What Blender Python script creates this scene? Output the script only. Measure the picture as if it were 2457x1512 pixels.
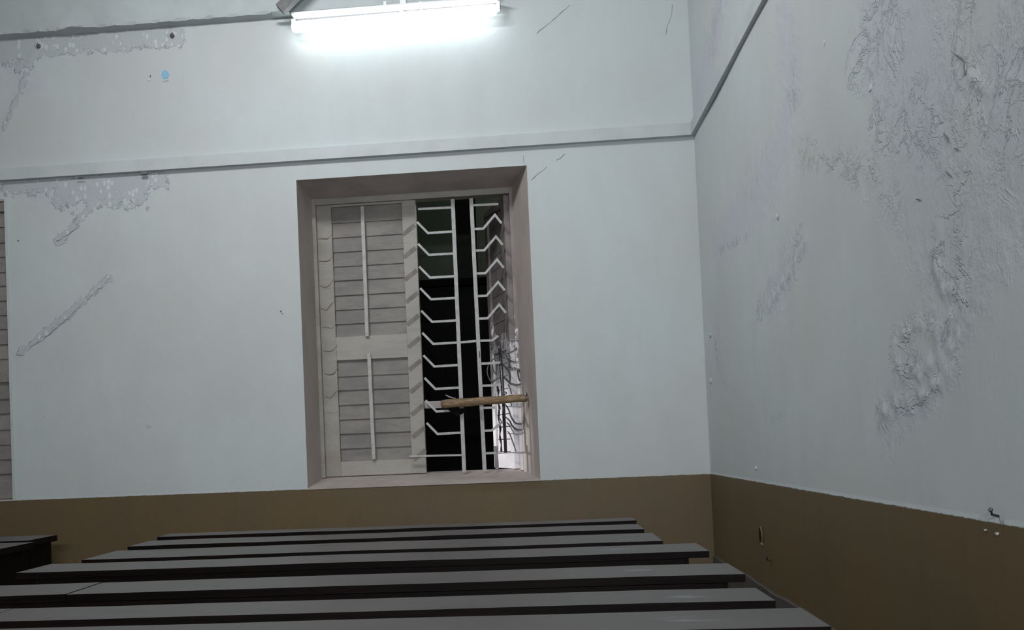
import bpy, bmesh, math, random
import numpy as np
from mathutils import Vector, Matrix

random.seed(7)
C = bpy.context.scene.collection
for o in list(bpy.data.objects):
    bpy.data.objects.remove(o)

# ------------------------------------------------------------------ camera
E = 1.14                      # eye height of the seated photographer
F = 2400.0                    # focal length in pixels of the 2457 px wide frame
YAW, PITCH, ROLL, PPX, PPY = -0.0829, 0.0272, -0.0414, 1066.73, 1005.48
cy, sy, cp, sp = math.cos(YAW), math.sin(YAW), math.cos(PITCH), math.sin(PITCH)
_f = np.array([sy*cp, cy*cp, sp]); _r = np.array([cy, -sy, 0.0]); _u = np.cross(_r, _f)
cr, sr = math.cos(ROLL), math.sin(ROLL)
RIGHT, UP, FWD = _r*cr+_u*sr, _u*cr-_r*sr, _f
cam = bpy.data.cameras.new('camera'); camo = bpy.data.objects.new('camera', cam); C.objects.link(camo)
camo.matrix_world = Matrix(((RIGHT[0], UP[0], -FWD[0], 0), (RIGHT[1], UP[1], -FWD[1], 0), (RIGHT[2], UP[2], -FWD[2], E), (0, 0, 0, 1)))
cam.sensor_fit = 'HORIZONTAL'; cam.sensor_width = 36; cam.lens = F/2457*36
cam.shift_x = (1228.5-PPX)/2457; cam.shift_y = (PPY-756)/2457
cam.clip_start = 0.02
bpy.context.scene.camera = camo

# ------------------------------------------------------------------ light
sc = bpy.context.scene
sc.view_settings.view_transform = 'Standard'; sc.view_settings.look = 'None'
sc.view_settings.gamma = 1; sc.view_settings.use_curve_mapping = False
sc.view_settings.exposure = 0.0
TUBE = 6.2
w = bpy.data.worlds.new('night'); sc.world = w; w.use_nodes = True
w.node_tree.nodes['Background'].inputs[0].default_value = (0.03, 0.035, 0.04, 1)
w.node_tree.nodes['Background'].inputs[1].default_value = 0.3
def area(name, loc, target, sx, sy_, power, col=(1, 1, 1)):
    l = bpy.data.lights.new(name, 'AREA'); l.shape = 'RECTANGLE'; l.size = sx; l.size_y = sy_; l.energy = power; l.color = col
    o = bpy.data.objects.new(name, l); C.objects.link(o); o.location = loc
    d = Vector(target)-Vector(loc); o.rotation_euler = d.to_track_quat('-Z', 'Y').to_euler(); return o
COOL = (0.985, 0.985, 1.0)
# the other tube lights of the hall, behind and beside the photographer
area('tube_light_rear', (0.15, -1.7, 2.0), (-0.9, 5.5, 1.9), 1.2, 0.12, 118, COOL)
area('tube_light_centre', (-1.45, 3.1, 4.05), (0.6, 5.4, 1.3), 1.2, 0.12, 58, COOL)
# added fill lights hidden outside: spot on open leaf, point on far wall
pl = bpy.data.lights.new('leaf_fill_spot', 'SPOT'); pl.energy = 75; pl.color = (1, 0.97, 0.98); pl.spot_size = 0.62; pl.spot_blend = 0.7; pl.shadow_soft_size = 0.05
ql = bpy.data.lights.new('outer_wall_fill', 'POINT'); ql.energy = 150; ql.color = (0.9, 1.0, 0.88); ql.shadow_soft_size = 0.06
qlo = bpy.data.objects.new('outer_wall_fill', ql); C.objects.link(qlo); qlo.location = (1.5, 7.5, 3.7)
plo = bpy.data.objects.new('leaf_fill_spot', pl); C.objects.link(plo); plo.location = (-1.5, 6.38, 1.15)
plo.rotation_euler = (Vector((-0.02, 6.15, 1.15))-Vector(plo.location)).to_track_quat('-Z', 'Y').to_euler()

# ------------------------------------------------------------------ measures (metres; x right, y depth, z up)
D = 5.58                      # back wall
XR = 0.9822                   # right wall
ZW = -0.2115+E                # top of the brown dado
ZL = 1.6521+E                 # underside of the band
ZU = 2.4898+E                 # underside of the upper beam
WX0, WX1, WZ0, WZ1 = -1.2556, 0.0563, -0.2095+E, 1.5511+E
W2X = -2.9797
def ray(u, v): return RIGHT*((u-PPX)/F) - UP*((v-PPY)/F) + FWD
def onY(u, v, Y=D):
    r = ray(u, v)*(Y/ray(u, v)[1]); return Vector((r[0], r[1], r[2]+E))
def onX(u, v, X=XR):
    r = ray(u, v)*(X/ray(u, v)[0]); return Vector((r[0], r[1], r[2]+E))

# ------------------------------------------------------------------ materials
def S(c):  # srgb 0..255 to linear
    return tuple([(x/255/12.92 if x/255 <= 0.04045 else ((x/255+0.055)/1.055)**2.4) for x in c]+[1])
class NT:
    def __init__(s, name):
        s.m = bpy.data.materials.new(name); s.m.use_nodes = True; s.t = s.m.node_tree; s.b = s.t.nodes['Principled BSDF']
    def n(s, typ, **kw):
        nd = s.t.nodes.new(typ)
        for k, v in kw.items():
            if k.startswith('_'): setattr(nd, k[1:], v)
            else:
                nd.inputs[int(k[1:]) if k[0] == 'i' and k[1:].isdigit() else k.replace('__', ' ')].default_value = v
        return nd
    def l(s, a, b): s.t.links.new(a, b)
    def math(s, op, a, b=None, c=None):
        nd = s.t.nodes.new('ShaderNodeMath'); nd.operation = op
        for i, x in enumerate((a, b, c)):
            if x is None: continue
            if isinstance(x, (int, float)): nd.inputs[i].default_value = x
            else: s.l(x, nd.inputs[i])
        return nd.outputs[0]
    def mix(s, fac, a, b):
        nd = s.t.nodes.new('ShaderNodeMix'); nd.data_type = 'RGBA'
        if isinstance(fac, (int, float)): nd.inputs[0].default_value = fac
        else: s.l(fac, nd.inputs[0])
        for i, x in ((6, a), (7, b)):
            if isinstance(x, tuple): nd.inputs[i].default_value = x
            else: s.l(x, nd.inputs[i])
        return nd.outputs[2]
    def noise(s, scale, detail=4, rough=0.55, vec=None, typ='FBM', dist=0.0):
        nd = s.t.nodes.new('ShaderNodeTexNoise'); nd.noise_type = typ
        nd.inputs['Scale'].default_value = scale; nd.inputs['Detail'].default_value = detail; nd.inputs['Roughness'].default_value = rough
        nd.inputs['Distortion'].default_value = dist
        if typ == 'FBM': nd.normalize = True
        if vec is not None: s.l(vec, nd.inputs['Vector'])
        return nd.outputs[0]
    def ramp(s, x, a, b, lo=0.0, hi=1.0):
        nd = s.t.nodes.new('ShaderNodeMapRange'); nd.interpolation_type = 'SMOOTHSTEP'
        s.l(x, nd.inputs[0]); nd.inputs[1].default_value = a; nd.inputs[2].default_value = b; nd.inputs[3].default_value = lo; nd.inputs[4].default_value = hi
        return nd.outputs[0]
    def pos(s): return s.t.nodes.new('ShaderNodeNewGeometry').outputs['Position']
    def scaled(s, vec, sc_):
        nd = s.t.nodes.new('ShaderNodeVectorMath'); nd.operation = 'MULTIPLY'; s.l(vec, nd.inputs[0]); nd.inputs[1].default_value = sc_; return nd.outputs[0]
    def attr(s, name):
        nd = s.t.nodes.new('ShaderNodeAttribute'); nd.attribute_name = name; return nd.outputs['Fac']
    def bump(s, h, dist, strength=1.0):
        nd = s.t.nodes.new('ShaderNodeBump'); nd.inputs['Distance'].default_value = dist; nd.inputs['Strength'].default_value = strength
        s.l(h, nd.inputs['Height']); s.l(nd.outputs[0], s.b.inputs['Normal'])
    def base(s, c):
        if isinstance(c, tuple): s.b.inputs['Base Color'].default_value = c
        else: s.l(c, s.b.inputs['Base Color'])
    def rough(s, r, spec=0.5):
        if isinstance(r, (int, float)): s.b.inputs['Roughness'].default_value = r
        else: s.l(r, s.b.inputs['Roughness'])
        s.b.inputs['Specular IOR Level'].default_value = spec

PAINT = (0.49, 0.545, 0.552, 1)
PAINT2 = (0.50, 0.525, 0.56, 1)
DADO = (0.124, 0.089, 0.043, 1)
def wall_material(name):
    t = NT(name); P = t.pos()
    sep = t.n('ShaderNodeSeparateXYZ'); t.l(P, sep.inputs[0]); z = sep.outputs[2]
    cloud = t.noise(1.3, 4, 0.6, P)
    fine = t.noise(7, 5, 0.6, t.scaled(P, (1, 1, 0.35)))
    wear = t.attr('wear'); flake = t.attr('flake'); lime = t.attr('lime'); vein = t.attr('vein')
    col = t.mix(t.ramp(cloud, 0.35, 0.68), PAINT, (0.475, 0.505, 0.50, 1))
    col = t.mix(t.math('MULTIPLY', t.ramp(fine, 0.4, 0.75), 0.35), col, (0.43, 0.475, 0.49, 1))
    # lilac-grey putty showing where damp has lifted the paint
    wn = t.noise(14, 6, 0.65, P)
    wm = t.ramp(t.math('ADD', wear, t.math('MULTIPLY', t.math('SUBTRACT', wn, 0.5), 0.9)), 0.28, 0.62)
    col = t.mix(t.math('MULTIPLY', wm, 0.5), col, (0.46, 0.475, 0.535, 1))
    # blistered veins: thin wriggling lines
    n1 = t.noise(4.0, 6, 0.62, P, dist=0.8)
    v1 = t.math('SUBTRACT', 1.0, t.ramp(t.math('ABSOLUTE', t.math('SUBTRACT', n1, 0.5)), 0.0, 0.018))
    n2 = t.noise(11, 5, 0.65, P, dist=1.0)
    v2 = t.math('SUBTRACT', 1.0, t.ramp(t.math('ABSOLUTE', t.math('SUBTRACT', n2, 0.5)), 0.0, 0.03))
    vv = t.math('MULTIPLY', t.math('MAXIMUM', v1, t.math('MULTIPLY', v2, 0.45)), t.ramp(t.math('ADD', vein, t.math('MULTIPLY', t.math('SUBTRACT', wn, 0.5), 0.8)), 0.3, 0.7))
    col = t.mix(t.math('MULTIPLY', vv, 0.32), col, (0.27, 0.30, 0.345, 1))
    # flaking spots
    vor = t.n('ShaderNodeTexVoronoi'); vor.inputs['Scale'].default_value = 34; t.l(t.scaled(P, (1.25, 1.25, 0.8)), vor.inputs['Vector'])
    fsep = t.n('ShaderNodeSeparateXYZ'); t.l(vor.outputs['Color'], fsep.inputs[0])
    fl = t.math('MULTIPLY', t.ramp(t.math('ADD', t.math('ADD', flake, t.math('MULTIPLY', t.math('SUBTRACT', wn, 0.5), 1.3)), t.math('MULTIPLY', fsep.outputs[1], 0.25)), 0.55, 0.62), 1.0)
    fcol = t.mix(t.math('MULTIPLY', t.math('GREATER_THAN', fsep.outputs[0], 0.62), t.math('LESS_THAN', vor.outputs['Distance'], 0.42)), (0.375, 0.41, 0.435, 1), (0.56, 0.61, 0.63, 1))
    col = t.mix(t.math('MULTIPLY', fl, 0.55), col, fcol)
    col = t.mix(t.math('MULTIPLY', lime, 0.7), col, (0.57, 0.58, 0.60, 1))
    # brown dado with a ragged, chalky upper edge
    en = t.math('MULTIPLY', t.math('SUBTRACT', t.noise(26, 4, 0.7, P), 0.5), 0.009)
    zz = t.math('SUBTRACT', t.math('ADD', z, en), ZW)
    strip = t.math('MULTIPLY', t.ramp(zz, 0.015, 0.009), t.attr('strip'))
    col = t.mix(t.math('MULTIPLY', strip, 0.5), col, (0.62, 0.68, 0.70, 1))
    dn = t.noise(2.3, 5, 0.65, P)
    dcol = t.mix(t.ramp(dn, 0.3, 0.7), DADO, (0.112, 0.082, 0.046, 1))
    dcol = t.mix(t.math('MULTIPLY', t.ramp(t.noise(9, 4, 0.6, t.scaled(P, (1, 1, 0.25))), 0.5, 0.8), 0.3), dcol, (0.085, 0.06, 0.036, 1))
    below = t.ramp(zz, 0.002, -0.002)
    col = t.mix(below, col, dcol)
    t.base(col)
    t.rough(t.math('ADD', 0.62, t.math('MULTIPLY', below, -0.12)), 0.3)
    h = t.math('MULTIPLY', t.noise(60, 4, 0.6, P), 0.10)
    h = t.math('ADD', h, t.math('MULTIPLY', fine, 0.25))
    up = t.math('SUBTRACT', 1.0, below)
    rough_h = t.math('ADD', t.math('MULTIPLY', vv, 0.42), t.math('MULTIPLY', wm, t.math('MULTIPLY', wn, 0.55)))
    rough_h = t.math('ADD', rough_h, t.math('MULTIPLY', fl, t.math('ADD', 0.25, t.math('MULTIPLY', fsep.outputs[0], 0.7))))
    h = t.math('ADD', h, t.math('MULTIPLY', rough_h, up))
    t.bump(h, 0.006, 0.9)
    return t.m

def simple(name, col, rough=0.5, spec=0.4, metal=0.0, var=0.12, scale=18, bump=0.0008, stretch=(1, 1, 1), col2=None):
    t = NT(name); P = t.scaled(t.pos(), stretch)
    n = t.noise(scale, 5, 0.6, P)
    c2 = col2 or tuple([x*(1-var*2) for x in col[:3]]+[1])
    t.base(t.mix(t.ramp(n, 0.35, 0.7), col, c2)); t.rough(rough, spec); t.b.inputs['Metallic'].default_value = metal
    t.bump(t.noise(scale*4, 3, 0.6, P), bump); return t.m

def wood_dark():
    t = NT('dark_varnished_wood'); P = t.pos()
    g = t.noise(6, 6, 0.65, t.scaled(P, (0.6, 9, 9)))
    s = t.noise(2.2, 5, 0.6, P)
    col = t.mix(t.ramp(g, 0.35, 0.7), (0.008, 0.0055, 0.0045, 1), (0.004, 0.003, 0.003, 1))
    # varnish sheen painted as grey on the faces that look up
    geo = t.t.nodes.new('ShaderNodeNewGeometry'); sep = t.n('ShaderNodeSeparateXYZ'); t.l(geo.outputs['True Normal'], sep.inputs[0])
    up = t.ramp(sep.outputs[2], 0.7, 0.95)
    sheen = t.math('MULTIPLY', up, t.ramp(s, 0.2, 0.8, 0.72, 1.0))
    dcol = t.mix(t.ramp(g, 0.3, 0.75), (0.120, 0.112, 0.110, 1), (0.108, 0.101, 0.099, 1))
    col = t.mix(sheen, col, dcol)
    # chalk rubs
    tot = None
    for (x, y, rx, ry) in ((0.28, 3.50, 0.17, 0.035), (0.36, 2.42, 0.07, 0.035), (0.32, 2.13, 0.10, 0.05), (0.30, 2.92, 0.06, 0.03), (0.34, 3.88, 0.08, 0.03)):
        sub = t.t.nodes.new('ShaderNodeVectorMath'); sub.operation = 'SUBTRACT'; t.l(P, sub.inputs[0]); sub.inputs[1].default_value = (x, y, 0.76)
        q = t.scaled(sub.outputs[0], (1/rx, 1/ry, 8)); ln = t.t.nodes.new('ShaderNodeVectorMath'); ln.operation = 'LENGTH'; t.l(q, ln.inputs[0])
        k = t.ramp(ln.outputs['Value'], 1.0, 0.2); tot = k if tot is None else t.math('MAXIMUM', tot, k)
    rub = t.math('MULTIPLY', tot, t.ramp(t.noise(16, 5, 0.7, t.scaled(P, (0.6, 2, 1))), 0.45, 0.62))
    col = t.mix(t.math('MULTIPLY', rub, 0.5), col, (0.26, 0.28, 0.30, 1))
    t.base(col); t.rough(t.ramp(s, 0.3, 0.8, 0.45, 0.55), 0.3); t.l(t.math('ADD', 0.06, t.math('MULTIPLY', up, 0.24)), t.b.inputs['Specular IOR Level'])
    t.bump(g, 0.0006, 0.5); return t.m

def louvre_paint(name, a, b, c):
    t = NT(name); P = t.pos()
    n = t.noise(3.2, 6, 0.65, t.scaled(P, (1, 1, 2.2))); m = t.noise(18, 5, 0.7, t.scaled(P, (0.5, 1, 2)))
    col = t.mix(t.ramp(n, 0.35, 0.65), a, b); col = t.mix(t.math('MULTIPLY', t.ramp(m, 0.52, 0.72), 0.55), col, c)
    t.base(col); t.rough(0.6, 0.3); t.bump(m, 0.0015, 0.7); return t.m

def leaf_paint():
    t = NT('peeling_leaf_paint'); P = t.pos(); sep = t.n('ShaderNodeSeparateXYZ'); t.l(P, sep.inputs[0])
    n = t.noise(11, 6, 0.7, t.scaled(P, (1, 1, 0.6)), dist=0.6)
    # old brown paint survives at the top, whitewash shows below, ragged chips between
    lvl = t.math('ADD', t.math('MULTIPLY', t.math('SUBTRACT', sep.outputs[2], 0.60+E), 1.9), t.math('MULTIPLY', t.math('SUBTRACT', n, 0.5), 2.6))
    k = t.ramp(lvl, -0.03, 0.03)
    white = t.mix(t.ramp(t.noise(5, 5, 0.7, P), 0.4, 0.7), (0.74, 0.72, 0.74, 1), (0.60, 0.58, 0.60, 1))
    br = t.mix(t.ramp(t.noise(7, 4, 0.6, P), 0.4, 0.7), (0.27, 0.245, 0.235, 1), (0.20, 0.18, 0.175, 1))
    t.base(t.mix(k, white, br)); t.rough(0.55, 0.3); t.bump(t.math('ADD', k, t.math('MULTIPLY', n, 0.3)), 0.002, 0.8); return t.m

def stick_wood():
    t = NT('weathered_stick'); P = t.pos(); g = t.noise(12, 6, 0.7, t.scaled(P, (0.7, 6, 8)))
    col = t.mix(t.ramp(g, 0.35, 0.55), (0.33, 0.24, 0.145, 1), (0.19, 0.125, 0.07, 1))
    col = t.mix(t.ramp(g, 0.6, 0.75), col, (0.40, 0.32, 0.22, 1))
    t.base(col); t.rough(0.6, 0.3); t.bump(g, 0.002, 0.9); return t.m

def emit(name, col, strength):
    t = NT(name); t.base((0.9, 0.9, 0.9, 1)); t.b.inputs['Emission Color'].default_value = col; t.b.inputs['Emission Strength'].default_value = strength; return t.m

M = dict(
    wall=wall_material('damp_painted_plaster'),
    band=simple('band_paint', (0.475, 0.52, 0.525, 1), 0.6, 0.3, var=0.05, scale=5, bump=0.0015),
    beam=simple('beam_paint', (0.45, 0.50, 0.505, 1), 0.65, 0.3, var=0.06, scale=4, bump=0.002),
    ceiling=simple('ceiling_paint', (0.55, 0.57, 0.58, 1), 0.8, 0.2),
    floor=simple('grey_cement', (0.11, 0.105, 0.10, 1), 0.6, 0.3, scale=3),
    skirt=simple('grime_cement', (0.085, 0.076, 0.070, 1), 0.6, 0.3, scale=4),
    reveal=simple('reveal_paint', (0.46, 0.41, 0.383, 1), 0.6, 0.3, var=0.1, scale=5, bump=0.002, stretch=(1, 1, 0.4)),
    frame=louvre_paint('frame_paint', (0.34, 0.325, 0.295, 1), (0.28, 0.265, 0.24, 1), (0.22, 0.205, 0.19, 1)),
    slat=louvre_paint('louvre_slat_paint', (0.25, 0.236, 0.218, 1), (0.185, 0.175, 0.166, 1), (0.135, 0.127, 0.12, 1)),
    stile=louvre_paint('stile_paint', (0.37, 0.355, 0.325, 1), (0.33, 0.315, 0.29, 1), (0.27, 0.255, 0.24, 1)),
    stripe=simple('grille_shadow_stripe', (0.235, 0.22, 0.205, 1), 0.7, 0.2, scale=20),
    rodw=simple('rod_paint', (0.46, 0.45, 0.44, 1), 0.5, 0.4, scale=30, var=0.1),
    grille=simple('grille_paint', (0.44, 0.445, 0.44, 1), 0.5, 0.4, scale=25, var=0.12),
    wood=wood_dark(), leaf=leaf_paint(), stick=stick_wood(),
    palewood=simple('pale_split_wood', (0.36, 0.34, 0.33, 1), 0.6, 0.3, scale=14, stretch=(0.5, 4, 6)),
    iron=simple('dark_iron', (0.11, 0.11, 0.125, 1), 0.32, 0.6, metal=0.75, scale=40, var=0.25),
    black=simple('black_iron', (0.02, 0.02, 0.022, 1), 0.4, 0.5, scale=40),
    crack=simple('crack_grime', (0.17, 0.185, 0.19, 1), 0.9, 0.1, scale=40),
    pale_edge=simple('lifted_plaster', (0.56, 0.59, 0.60, 1), 0.8, 0.2, scale=30),
    blue=simple('old_blue_paint', (0.24, 0.48, 0.66, 1), 0.7, 0.2, scale=30, var=0.15),
    housing=simple('white_enamel', (0.82, 0.84, 0.86, 1), 0.4, 0.4, var=0.02),
    plate=simple('gap_plate_grey', (0.20, 0.20, 0.21, 1), 0.6, 0.3, var=0.05),
    strut=simple('grey_steel_paint', (0.16, 0.165, 0.165, 1), 0.6, 0.3, var=0.1),
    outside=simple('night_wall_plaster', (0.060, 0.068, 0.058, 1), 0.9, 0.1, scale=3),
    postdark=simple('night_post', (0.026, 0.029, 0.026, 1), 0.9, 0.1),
    outdark=simple('night_parts_and_dark_box', (0.006, 0.006, 0.006, 1), 0.9, 0.1),
    hole=simple('hole_brown', (0.022, 0.015, 0.007, 1), 0.8, 0.1, scale=40),
    rim=simple('worn_rim', (0.20, 0.18, 0.14, 1), 0.6, 0.2, scale=40),
    tube=emit('lit_tube', (0.96, 1.0, 1.0, 1), TUBE),
)

# ------------------------------------------------------------------ mesh helpers
def obj(name, bm, mat, parent=None, smooth=False, bevel=0.0):
    if bevel:
        bmesh.ops.bevel(bm, geom=[e for e in bm.edges], offset=bevel, segments=2, affect='EDGES', profile=0.6)
    bmesh.ops.recalc_face_normals(bm, faces=bm.faces[:])
    me = bpy.data.meshes.new(name); bm.to_mesh(me); bm.free()
    me.materials.append(mat)
    if smooth:
        for p in me.polygons: p.use_smooth = True
    o = bpy.data.objects.new(name, me); C.objects.link(o)
    if parent: o.parent = parent
    return o
def tag(o, label=None, cat=None, group=None, kind=None):
    for k, v in (('label', label), ('category', cat), ('group', group), ('kind', kind)):
        if v: o[k] = v
    return o
def thing(name, label, cat, group=None, kind=None):
    o = bpy.data.objects.new(name, None); C.objects.link(o); o.empty_display_size = 0.1
    return tag(o, label, cat, group, kind)
def add_hex(bm, P8):
    """8 corners: bottom 4 (ccw) then top 4."""
    v = [bm.verts.new(p) for p in P8]
    for f in ((0, 3, 2, 1), (4, 5, 6, 7), (0, 1, 5, 4), (1, 2, 6, 5), (2, 3, 7, 6), (3, 0, 4, 7)): bm.faces.new([v[i] for i in f])
def add_box(bm, x0, x1, y0, y1, z0, z1):
    add_hex(bm, [(x0, y0, z0), (x1, y0, z0), (x1, y1, z0), (x0, y1, z0), (x0, y0, z1), (x1, y0, z1), (x1, y1, z1), (x0, y1, z1)])
def box(*a):
    bm = bmesh.new(); add_box(bm, *a); return bm
def bar(a, b, wd, th, bm=None, axis=(0, 1, 0)):
    """flat bar from a to b: wd across in the wall plane, th along axis"""
    bm = bm or bmesh.new(); a, b = Vector(a), Vector(b); d = (b-a).normalized(); n = Vector(axis); s = d.cross(n).normalized(); n = s.cross(d).normalized()
    P = []
    for q in (a, b):
        for i, j in ((-1, -1), (1, -1), (1, 1), (-1, 1)): P.append(q+s*(i*wd/2)+n*(j*th/2))
    add_hex(bm, P); return bm
def tube(pts, r, bm=None, seg=8, caps=True):
    bm = bm or bmesh.new(); pts = [Vector(p) for p in pts]; rings = []
    n = len(pts); rr = r if isinstance(r, (list, tuple)) else [r]*n
    side = None
    for i, p in enumerate(pts):
        t = (pts[min(i+1, n-1)]-pts[max(i-1, 0)]).normalized()
        if side is None: side = t.orthogonal().normalized()
        side = (side-t*side.dot(t)).normalized(); up = t.cross(side)
        rings.append([bm.verts.new(p+(side*math.cos(2*math.pi*k/seg)+up*math.sin(2*math.pi*k/seg))*rr[i]) for k in range(seg)])
    for a, b in zip(rings, rings[1:]):
        for k in range(seg): bm.faces.new((a[k], a[(k+1) % seg], b[(k+1) % seg], b[k]))
    if caps: bm.faces.new(rings[0][::-1]); bm.faces.new(rings[-1])
    return bm
def smooth_path(pts, sub=6):
    pts = [Vector(p) for p in pts]; out = []
    for i in range(len(pts)-1):
        p0, p1, p2, p3 = pts[max(i-1, 0)], pts[i], pts[i+1], pts[min(i+2, len(pts)-1)]
        for k in range(sub):
            t = k/sub
            out.append(0.5*((2*p1)+(p2-p0)*t+(2*p0-5*p1+4*p2-p3)*t*t+(-p0+3*p1-3*p2+p3)*t**3))
    out.append(pts[-1]); return out

# ------------------------------------------------------------------ the two plastered walls (fine grids carrying wear maps)
def seg_dist(A, B, poly):
    """distance from grid points (A,B) to a polyline"""
    d = np.full(A.shape, 9.0)
    for (x0, y0), (x1, y1) in zip(poly, poly[1:]):
        L = (x1-x0)**2+(y1-y0)**2+1e-12
        t = np.clip(((A-x0)*(x1-x0)+(B-y0)*(y1-y0))/L, 0, 1)
        d = np.minimum(d, np.hypot(A-x0-t*(x1-x0), B-y0-t*(y1-y0)))
    return d
def soft(d, r): return np.clip(1-d/r, 0, 1)
def grid_wall(name, a, b, to3, skip, maps, disp, nrm):
    A, B = np.meshgrid(a, b, indexing='ij'); n, m = A.shape
    att = {k: fn(A, B) for k, fn in maps.items()}
    Dp = disp(A, B); V = to3(A, B)+nrm*Dp[..., None]
    idx = np.arange(n*m).reshape(n, m); faces = []
    for i in range(n-1):
        for j in range(m-1):
            if skip((a[i]+a[i+1])/2, (b[j]+b[j+1])/2): continue
            faces.append((idx[i, j], idx[i+1, j], idx[i+1, j+1], idx[i, j+1]))
    me = bpy.data.meshes.new(name); me.from_pydata(V.reshape(-1, 3).tolist(), [], [tuple(int(x) for x in f) for f in faces])
    for k, v in att.items():
        at = me.attributes.new(k, 'FLOAT', 'POINT'); at.data.foreach_set('value', v.reshape(-1).astype(np.float32))
    me.materials.append(M['wall'])
    for p in me.polygons: p.use_smooth = True
    o = bpy.data.objects.new(name, me); C.objects.link(o); tag(o, kind='structure'); return o
def axis(coarse0, fine0, fine1, coarse1, step, keys=()):
    v = set(np.arange(fine0, fine1, step).round(4).tolist())
    v = {x for x in v if all(abs(x-k) > step*0.4 for k in keys)} | set(keys) | {coarse0, fine1, coarse1}
    return np.array(sorted(v))

CEIL, YB, XL = 4.25, -3.0, -5.0
# back wall: coordinates (x, z)
def bk(*px): return [(onY(u, v)[0], onY(u, v)[2]) for u, v in px]
def bk_flake(A, B):
    r = 0.95*soft(seg_dist(A, B, bk((-60, 108), (150, 100), (420, 84))), 0.13)
    r = np.maximum(r, 1.0*soft(seg_dist(A, B, bk((-20, 115), (60, 112))), 0.20))
    r = np.maximum(r, 0.85*soft(seg_dist(A, B, bk((20, 448), (390, 430))), 0.10))
    r = np.maximum(r, 0.95*soft(seg_dist(A, B, bk((160, 455), (330, 450))), 0.19))
    r = np.maximum(r, 0.75*soft(seg_dist(A, B, bk((215, 500), (140, 580))), 0.055))
    r = np.maximum(r, 0.75*soft(seg_dist(A, B, bk((262, 665), (180, 740), (45, 850))), 0.045))
    r = np.maximum(r, 0.75*soft(seg_dist(A, B, bk((85, 115), (60, 190), (10, 310))), 0.04))
    return r
def bk_wear(A, B):
    r = 0.8*soft(seg_dist(A, B, bk((1660, -40), (1662, 60))), 0.04)
    r = np.maximum(r, 0.55*soft(seg_dist(A, B, bk((100, 460), (350, 450))), 0.25))
    r = np.maximum(r, 0.5*soft(seg_dist(A, B, bk((0, 140), (70, 200))), 0.25))
    r = np.maximum(r, 0.4*soft(seg_dist(A, B, bk((240, 680), (120, 780))), 0.12))
    return r
def bk_vein(A, B): return 0.5*soft(seg_dist(A, B, bk((1350, 30), (1290, 80))), 0.06)
def bk_lime(A, B): return 0.35*soft(seg_dist(A, B, bk((1240, 340), (1640, 315))), 0.05)
zero = lambda A, B: A*0
rng = np.random.RandomState(3); WV = [(rng.uniform(1, 5), rng.uniform(1, 5), rng.uniform(0, 6), rng.uniform(0, 6)) for _ in range(10)]
def undul(A, B): return sum(np.sin(A*p+c)*np.sin(B*q+d) for p, q, c, d in WV)*0.0009
ax = axis(XL, -3.25, 0.98, XR, 0.0145, (WX0, WX1, W2X))
az = axis(0.0, 0.75, 3.78, CEIL, 0.0145, (WZ0, WZ1))
def in_open(x, z): return (WX0 < x < WX1 or -4.35 < x < W2X) and WZ0 < z < WZ1
ax = np.array(sorted(set(ax.tolist()) | {-4.35}))
def bk_disp(A, B):
    e = undul(A, B)
    fade = np.clip(np.minimum.reduce([np.maximum(np.maximum(WX0-A, A-WX1), np.maximum(WZ0-B, B-WZ1)), XR-A])/0.05, 0, 1)
    e = e*fade
    for poly, h, r in ((((262, 665), (200, 725), (120, 790), (45, 850)), 0.004, 0.02), (((85, 115), (50, 200), (5, 320)), 0.003, 0.015)):
        e = e+h*np.exp(-(seg_dist(A, B, bk(*poly))/r)**2)
    return e
wall_back = grid_wall('wall_back', ax, az, lambda A, B: np.stack([A, A*0+D, B], -1), in_open,
    dict(wear=bk_wear, flake=bk_flake, vein=bk_vein, lime=bk_lime, strip=lambda A, B: 0.35*np.clip((WX0-A)*30, 0, 1)), bk_disp, np.array([0, -1.0, 0]))
# right wall: coordinates (y, z)
def rt(*px): return [(onX(u, v)[1], onX(u, v)[2]) for u, v in px]
R_VEIN = [(((2130, 10), (2100, 70), (2150, 110), (2050, 150)), 0.20, 0.9), (((2290, 80), (2310, 190), (2400, 220), (2470, 160)), 0.20, 0.95),
    (((2400, 220), (2380, 280)), 0.16, 1), (((2150, 210), (2230, 215), (2330, 200)), 0.10, 0.8), (((1790, 310), (1780, 400), (1820, 440)), 0.12, 0.5),
    (((2100, 300), (2250, 330), (2300, 420), (2280, 560)), 0.16, 0.9), (((1920, 370), (2080, 420), (2150, 500)), 0.16, 0.7),
    (((1920, 580), (1900, 650), (1820, 750)), 0.12, 0.95), (((1900, 200), (1900, 230)), 0.14, 0.9), (((2290, 560), (2320, 600), (2290, 700)), 0.12, 0.9),
    (((2440, 300), (2420, 400)), 0.18, 0.7), (((1730, 600), (1790, 570)), 0.05, 0.8), (((1715, 810), (1725, 900), (1740, 930)), 0.06, 0.9), (((1840, 1010), (1880, 1000)), 0.10, 0.5)]
R_WEAR = [(((2120, 60), (2200, 220), (2200, 420), (2290, 600)), 0.38, 0.85), (((1880, 60), (1900, 240), (1850, 420), (1720, 600)), 0.30, 0.65),
    (((2250, 580), (2290, 740), (2260, 880), (2130, 1000)), 0.17, 0.8), (((1910, 600), (1850, 720)), 0.2, 0.7), (((2420, 200), (2440, 420)), 0.35, 0.7), (((1720, 780), (1730, 940)), 0.10, 0.75)]
R_WEAR += [(((1740, -60), (1720, 60), (1700, 150), (1675, 250)), 0.22, 0.95)]
R_VEIN += [(((1740, -60), (1715, 40), (1705, 130)), 0.16, 0.8)]
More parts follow.
